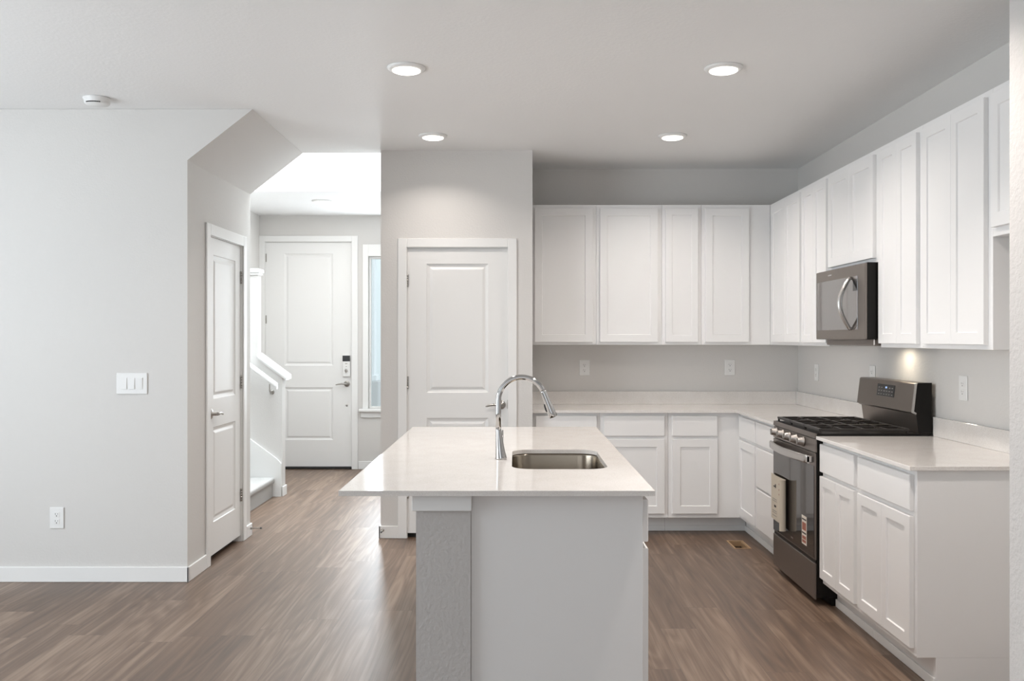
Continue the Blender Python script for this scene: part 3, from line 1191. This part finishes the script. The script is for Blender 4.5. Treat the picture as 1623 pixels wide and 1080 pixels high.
# paper hung on the oven door
pp = thing('paper_leaflet', (RX - .03, 5.53, .305), 'curled cream paper leaflet hung on the left of the oven door', 'leaflet')
m = MB()
xs_ = []
for i in range(13):
    s_ = i / 12
    y = 5.700 - .30 * s_
    x = RX - .012 - .006 * math.sin(s_ * PI)
    xs_.append((x, y))
for i in range(1, 8):            # right edge curls forward
    a = i / 7 * 2.6
    xs_.append((RX - .012 - .022 * (1 - math.cos(a)), 5.400 - .022 * math.sin(a)))
def sheet(m, pts, z0, z1, z0b, t=.0012):
    R = []
    n = len(pts)
    for i, (x, y) in enumerate(pts):
        zb = z0 if i < n * .45 else z0b
        R.append([(x, y, zb), (x, y, z1), (x + t, y, z1), (x + t, y, zb)])
    m.rings(R, True, True, False)
sheet(m, xs_, .325, .602, .302)
tag(m.build('sheet', 'paper_cream', pp), None)
m = MB()
for i, z in enumerate((.572, .554, .536, .520, .506, .492)):
    m.box(RX - .0200, RX - .0185, 5.462, 5.500 + .012 * (i % 2), z, z + .009)
m.build('red_print', 'print_red', pp)
m = MB()
m.lathe((RX - .0155, 5.590, .535), NX, [(.0001, 0), (.013, 0), (.013, .0022), (.0001, .0022)], 16)
m.build('black_dot', 'print_black', pp)
MB().box(RX - .0185, RX - .0165, 5.60, 5.632, .528, .534).build('black_dash', 'print_black', pp)
MB().box(RX - .0185, RX - .0165, 5.575, 5.615, .405, .418).build('black_mark', 'print_black', pp)
for z in (.452, .440, .380, .368, .350):
    MB().box(RX - .0190, RX - .0172, 5.560, 5.650, z, z + .004).build('grey_print', 'print_grey', pp)

# ------------------------------------------------------------------ microwave
MY0, MY1, MX = 4.889, 5.684, 1.872
mw = thing('microwave', (2.06, (MY0 + MY1) / 2, 1.40), 'slate steel over-the-range microwave with curved handle under the short cabinet', 'microwave')
m = MB()
m.box(MX + .0125, XR - .006, MY0 + .002, MY1 - .002, 1.436, 1.846, .002)
m.build('body', 'black_enamel', mw)
m = MB()
m.box(MX + .055, XR - .01, MY0 + .02, MY1 - .03, 1.398, 1.4357, .004)
m.build('vent_pan', 'slate_steel', mw)
m = MB()
m.box(MX, MX + .0120, MY0, MY1, 1.432, 1.843, .004, 2)
fd = m.build('door', 'slate_steel', mw)
m = MB()
m.box(MX - .002, MX - .0003, 4.995, 5.657, 1.487, 1.781, .0006)
tag(m.build('window', 'microwave_glass', fd), 'dark reflective window')
m = MB()
m.box(MX - .0028, MX - .0021, 5.000, 5.060, 1.70, 1.765)
m.build('control_screen', 'display_glass', fd)
m = MB()
hp = []
for i in range(21):
    s_ = i / 20
    hp.append((MX - .012 - .056 * math.sin(PI * s_), 5.085, 1.492 + (1.772 - 1.492) * s_))
m.tube([(MX - .001, 5.085, 1.492)] + hp + [(MX - .001, 5.085, 1.772)], [.009] + [.0105 + .003 * math.sin(PI * i / 20) for i in range(21)] + [.009], 14)
m.build('handle', 'bright_steel', fd)
m = MB()
m.lathe((MX - .0003, 5.435, 1.812), NX, [(.0001, 0), (.008, 0), (.007, .0015), (.0001, .0018)], 16)
m.box(MX - .0018, MX - .0003, 5.405, 5.465, 1.808, 1.816, .0004)
m.build('badge', 'bright_steel', fd)
m = MB()
m.box(2.12, 2.19, 5.19, 5.29, 1.3955, 1.3978)
m.build('cooktop_lamp', 'lamp_glow', mw)
area('cooktop_lamp_light', (2.155, 5.24, 1.392), (0, 0.15, 0), 0.07, .10, .7, (1.0, .86, .66))


# ------------------------------------------------------------------ wall plates
def plate_axes(rot):
    u = Vector((math.cos(rot), math.sin(rot), 0))
    return u, Vector((u.y, -u.x, 0))        # across, outward


def outlet(cx, cy, cz, rot, label, group=None):
    root = thing('wall_outlet', (cx, cy, cz), label, 'outlet', 'white duplex wall outlets')
    u, o = plate_axes(rot)
    C_ = Vector((cx, cy, cz))
    def bxx(m, a0, a1, z0, z1, d0, d1, bv=0):
        p, q = C_ + u * a0 + o * d0, C_ + u * a1 + o * d1
        m.box(p.x, q.x, p.y, q.y, cz + z0, cz + z1, bv)
    m = MB(); bxx(m, -.0415, .0415, -.0625, .0625, .0004, .007, .0025)
    m.build('plate', 'plastic_white', root)
    for s in (-.0205, .0205):
        m = MB(); bxx(m, -.0165, .0165, s - .0150, s + .0150, .0071, .0090, .0006)
        r = m.build('socket', 'plastic_white', root)
        m = MB()
        bxx(m, -.0085, -.0060, s - .001, s + .008, .0091, .0094)
        bxx(m, .0060, .0080, s - .000, s + .007, .0091, .0094)
        bxx(m, -.0028, .0028, s - .011, s - .005, .0091, .0094)
        m.build('slots', 'slot_dark', r)
    return root


outlet(-2.703, YC, .378, 0, 'white outlet low on the left living room wall')
outlet(.556, YB, 1.205, 0, 'white outlet above the counter near the pantry')
outlet(1.716, YB, 1.208, 0, 'white outlet on the back wall near the room corner')
outlet(XR, 6.845, 1.185, -PI / 2, 'white outlet on the right wall near the room corner')
outlet(XR, 5.775, 1.205, -PI / 2, 'white outlet partly hidden behind the range backguard')
outlet(XR, 4.605, 1.187, -PI / 2, 'white outlet over the short counter right of the range')

sw = thing('light_switch', (-2.260, YC, 1.172), 'white three-gang rocker switch plate on the left wall', 'light switch')
m = MB()
m.box(-2.351, -2.169, YC - .007, YC - .0004, 1.109, 1.234, .0025)
m.build('plate', 'plastic_white', sw)
for k in range(3):
    x = -2.305 + k * .0465
    m = MB()
    m.box(x - .0175, x + .0175, YC - .0085, YC - .0071, 1.138, 1.206, .0005)
    up = k == 2
    z0, z1 = 1.140, 1.204
    m.prism([(YC - .0086, z0), (YC - .0125 if not up else YC - .0095, z0), (YC - .0095 if not up else YC - .0125, z1), (YC - .0086, z1)], 'x', x - .0150, x + .0150)
    m.build('rocker', 'plastic_white', sw)


# ------------------------------------------------------------------ ceiling fixtures
def can(x, y, label, power, spread=2.4):
    root = thing('ceiling_light', (x, y, CEIL), label, 'ceiling light', 'round white ceiling lights')
    m = MB()
    m.lathe((x, y, CEIL - .0004), NZ, [(.0001, 0), (.096, 0), (.096, .004), (.090, .010), (.072, .016), (.070, .014), (.0001, .013)], 40)
    m.build('trim_ring', 'plastic_white', root)
    m = MB()
    m.lathe((x, y, CEIL - .0140), NZ, [(.0001, 0), (.0695, 0), (.0685, .005), (.055, .010), (.03, .012), (.0001, .0125)], 40)
    m.build('lens', 'lens_glow', root)
    area('ceiling_light_beam', (x, y, CEIL - .030), (0, 0, 0), .13, .13, power, WARM, 'DISK', spread)


can(-.543, 4.580, 'ceiling light over the near left of the island', 11, 2.4)
can(1.045, 4.580, 'ceiling light above the aisle beside the range', 10.5, 2.35)
can(1.045, 3.050, 'added unseen ceiling light over the near end of the kitchen aisle', 12.5, 2.0)  # extra light above the view, added to brighten the right-hand cabinets
can(-.546, 6.110, 'ceiling light just in front of the pantry wall', 4.3, 2.3)
can(1.053, 6.110, 'ceiling light over the far end of the kitchen aisle', 9.5, 2.4)
can(-1.900, 9.000, 'ceiling light in the entry beyond the stairwell', 7.5, PI)

sd = thing('smoke_detector', (-2.356, 5.16, CEIL), 'round white smoke detector on the ceiling above the left wall', 'smoke detector')
m = MB()
m.lathe((-2.356, 5.16, CEIL - .0004), NZ, [(.0001, 0), (.075, 0), (.075, .008), (.070, .011), (.068, .030), (.060, .038), (.0001, .040)], 40)
m.build('housing', 'plastic_white', sd)
m = MB()
for i in range(9):
    a = -PI / 2 - .55 + i * .1375
    m.tube([(-2.356 + .0665 * math.cos(a), 5.16 + .0665 * math.sin(a), CEIL - .0335), (-2.356 + .0665 * math.cos(a + .11), 5.16 + .0665 * math.sin(a + .11), CEIL - .0335)], .0032, 8)
m.build('vent_slot', 'black_gap', sd)

# ------------------------------------------------------------------ floor register opening and door stops
vr = thing('floor_register', ((VX0 + VX1) / 2, (VY0 + VY1) / 2, 0), 'open tan floor vent in the planks by the corner cabinets', 'floor vent')
m = MB()
t = .012
for a in ((VX0 - t, VX0, VY0 - t, VY1 + t), (VX1, VX1 + t, VY0 - t, VY1 + t), (VX0, VX1, VY0 - t, VY0), (VX0, VX1, VY1, VY1 + t)):
    m.box(*a, .0004, .003)
m.build('frame', 'vent_tan', vr)
m = MB()
for a in ((VX0 + .0003, VX0 + .004, VY0 + .0003, VY1 - .0003), (VX1 - .004, VX1 - .0003, VY0 + .0003, VY1 - .0003),
          (VX0 + .004, VX1 - .004, VY0 + .0003, VY0 + .004), (VX0 + .004, VX1 - .004, VY1 - .004, VY1 - .0003)):
    m.box(*a, -.035, -.0003)
m.build('boot', 'vent_tan', vr)
m = MB()
m.box(VX0 + .004, VX1 - .004, VY0 + .004, VY1 - .004, -.09, -.045)
m.build('duct', 'vent_dark', vr)


def door_stop(p, out, L, label):
    root = thing('door_stop', p, label, 'door stop', 'spring door stops')
    m = MB()
    p, o = Vector(p), Vector(out)
    u = o.orthogonal().normalized()
    v = o.cross(u)
    path = []
    turns, n = 14, 14 * 8
    for i in range(n + 1):
        a = 2 * PI * turns * i / n
        path.append(p + o * (.004 + L * i / n) + (u * math.cos(a) + v * math.sin(a)) * .0042)
    m.lathe(p + o * .0004, o, [(.0001, 0), (.011, 0), (.009, .005), (.0001, .006)], 14)
    m.tube(path, .0014, 5)
    m.build('spring', 'satin_nickel', root)
    m = MB()
    m.lathe(p + o * (L + .003), o, [(.0001, 0), (.0065, .0005), (.007, .010), (.005, .013), (.0001, .014)], 14)
    m.build('tip', 'door_stop_rubber', root)


door_stop((XC + BT, 6.655, .058), (1, 0, 0), .065, 'spring door stop on the baseboard end past the closet door')
door_stop((-.950, YP - BT, .060), (0, -1, 0), .060, 'spring door stop on the baseboard corner of the pantry wall')
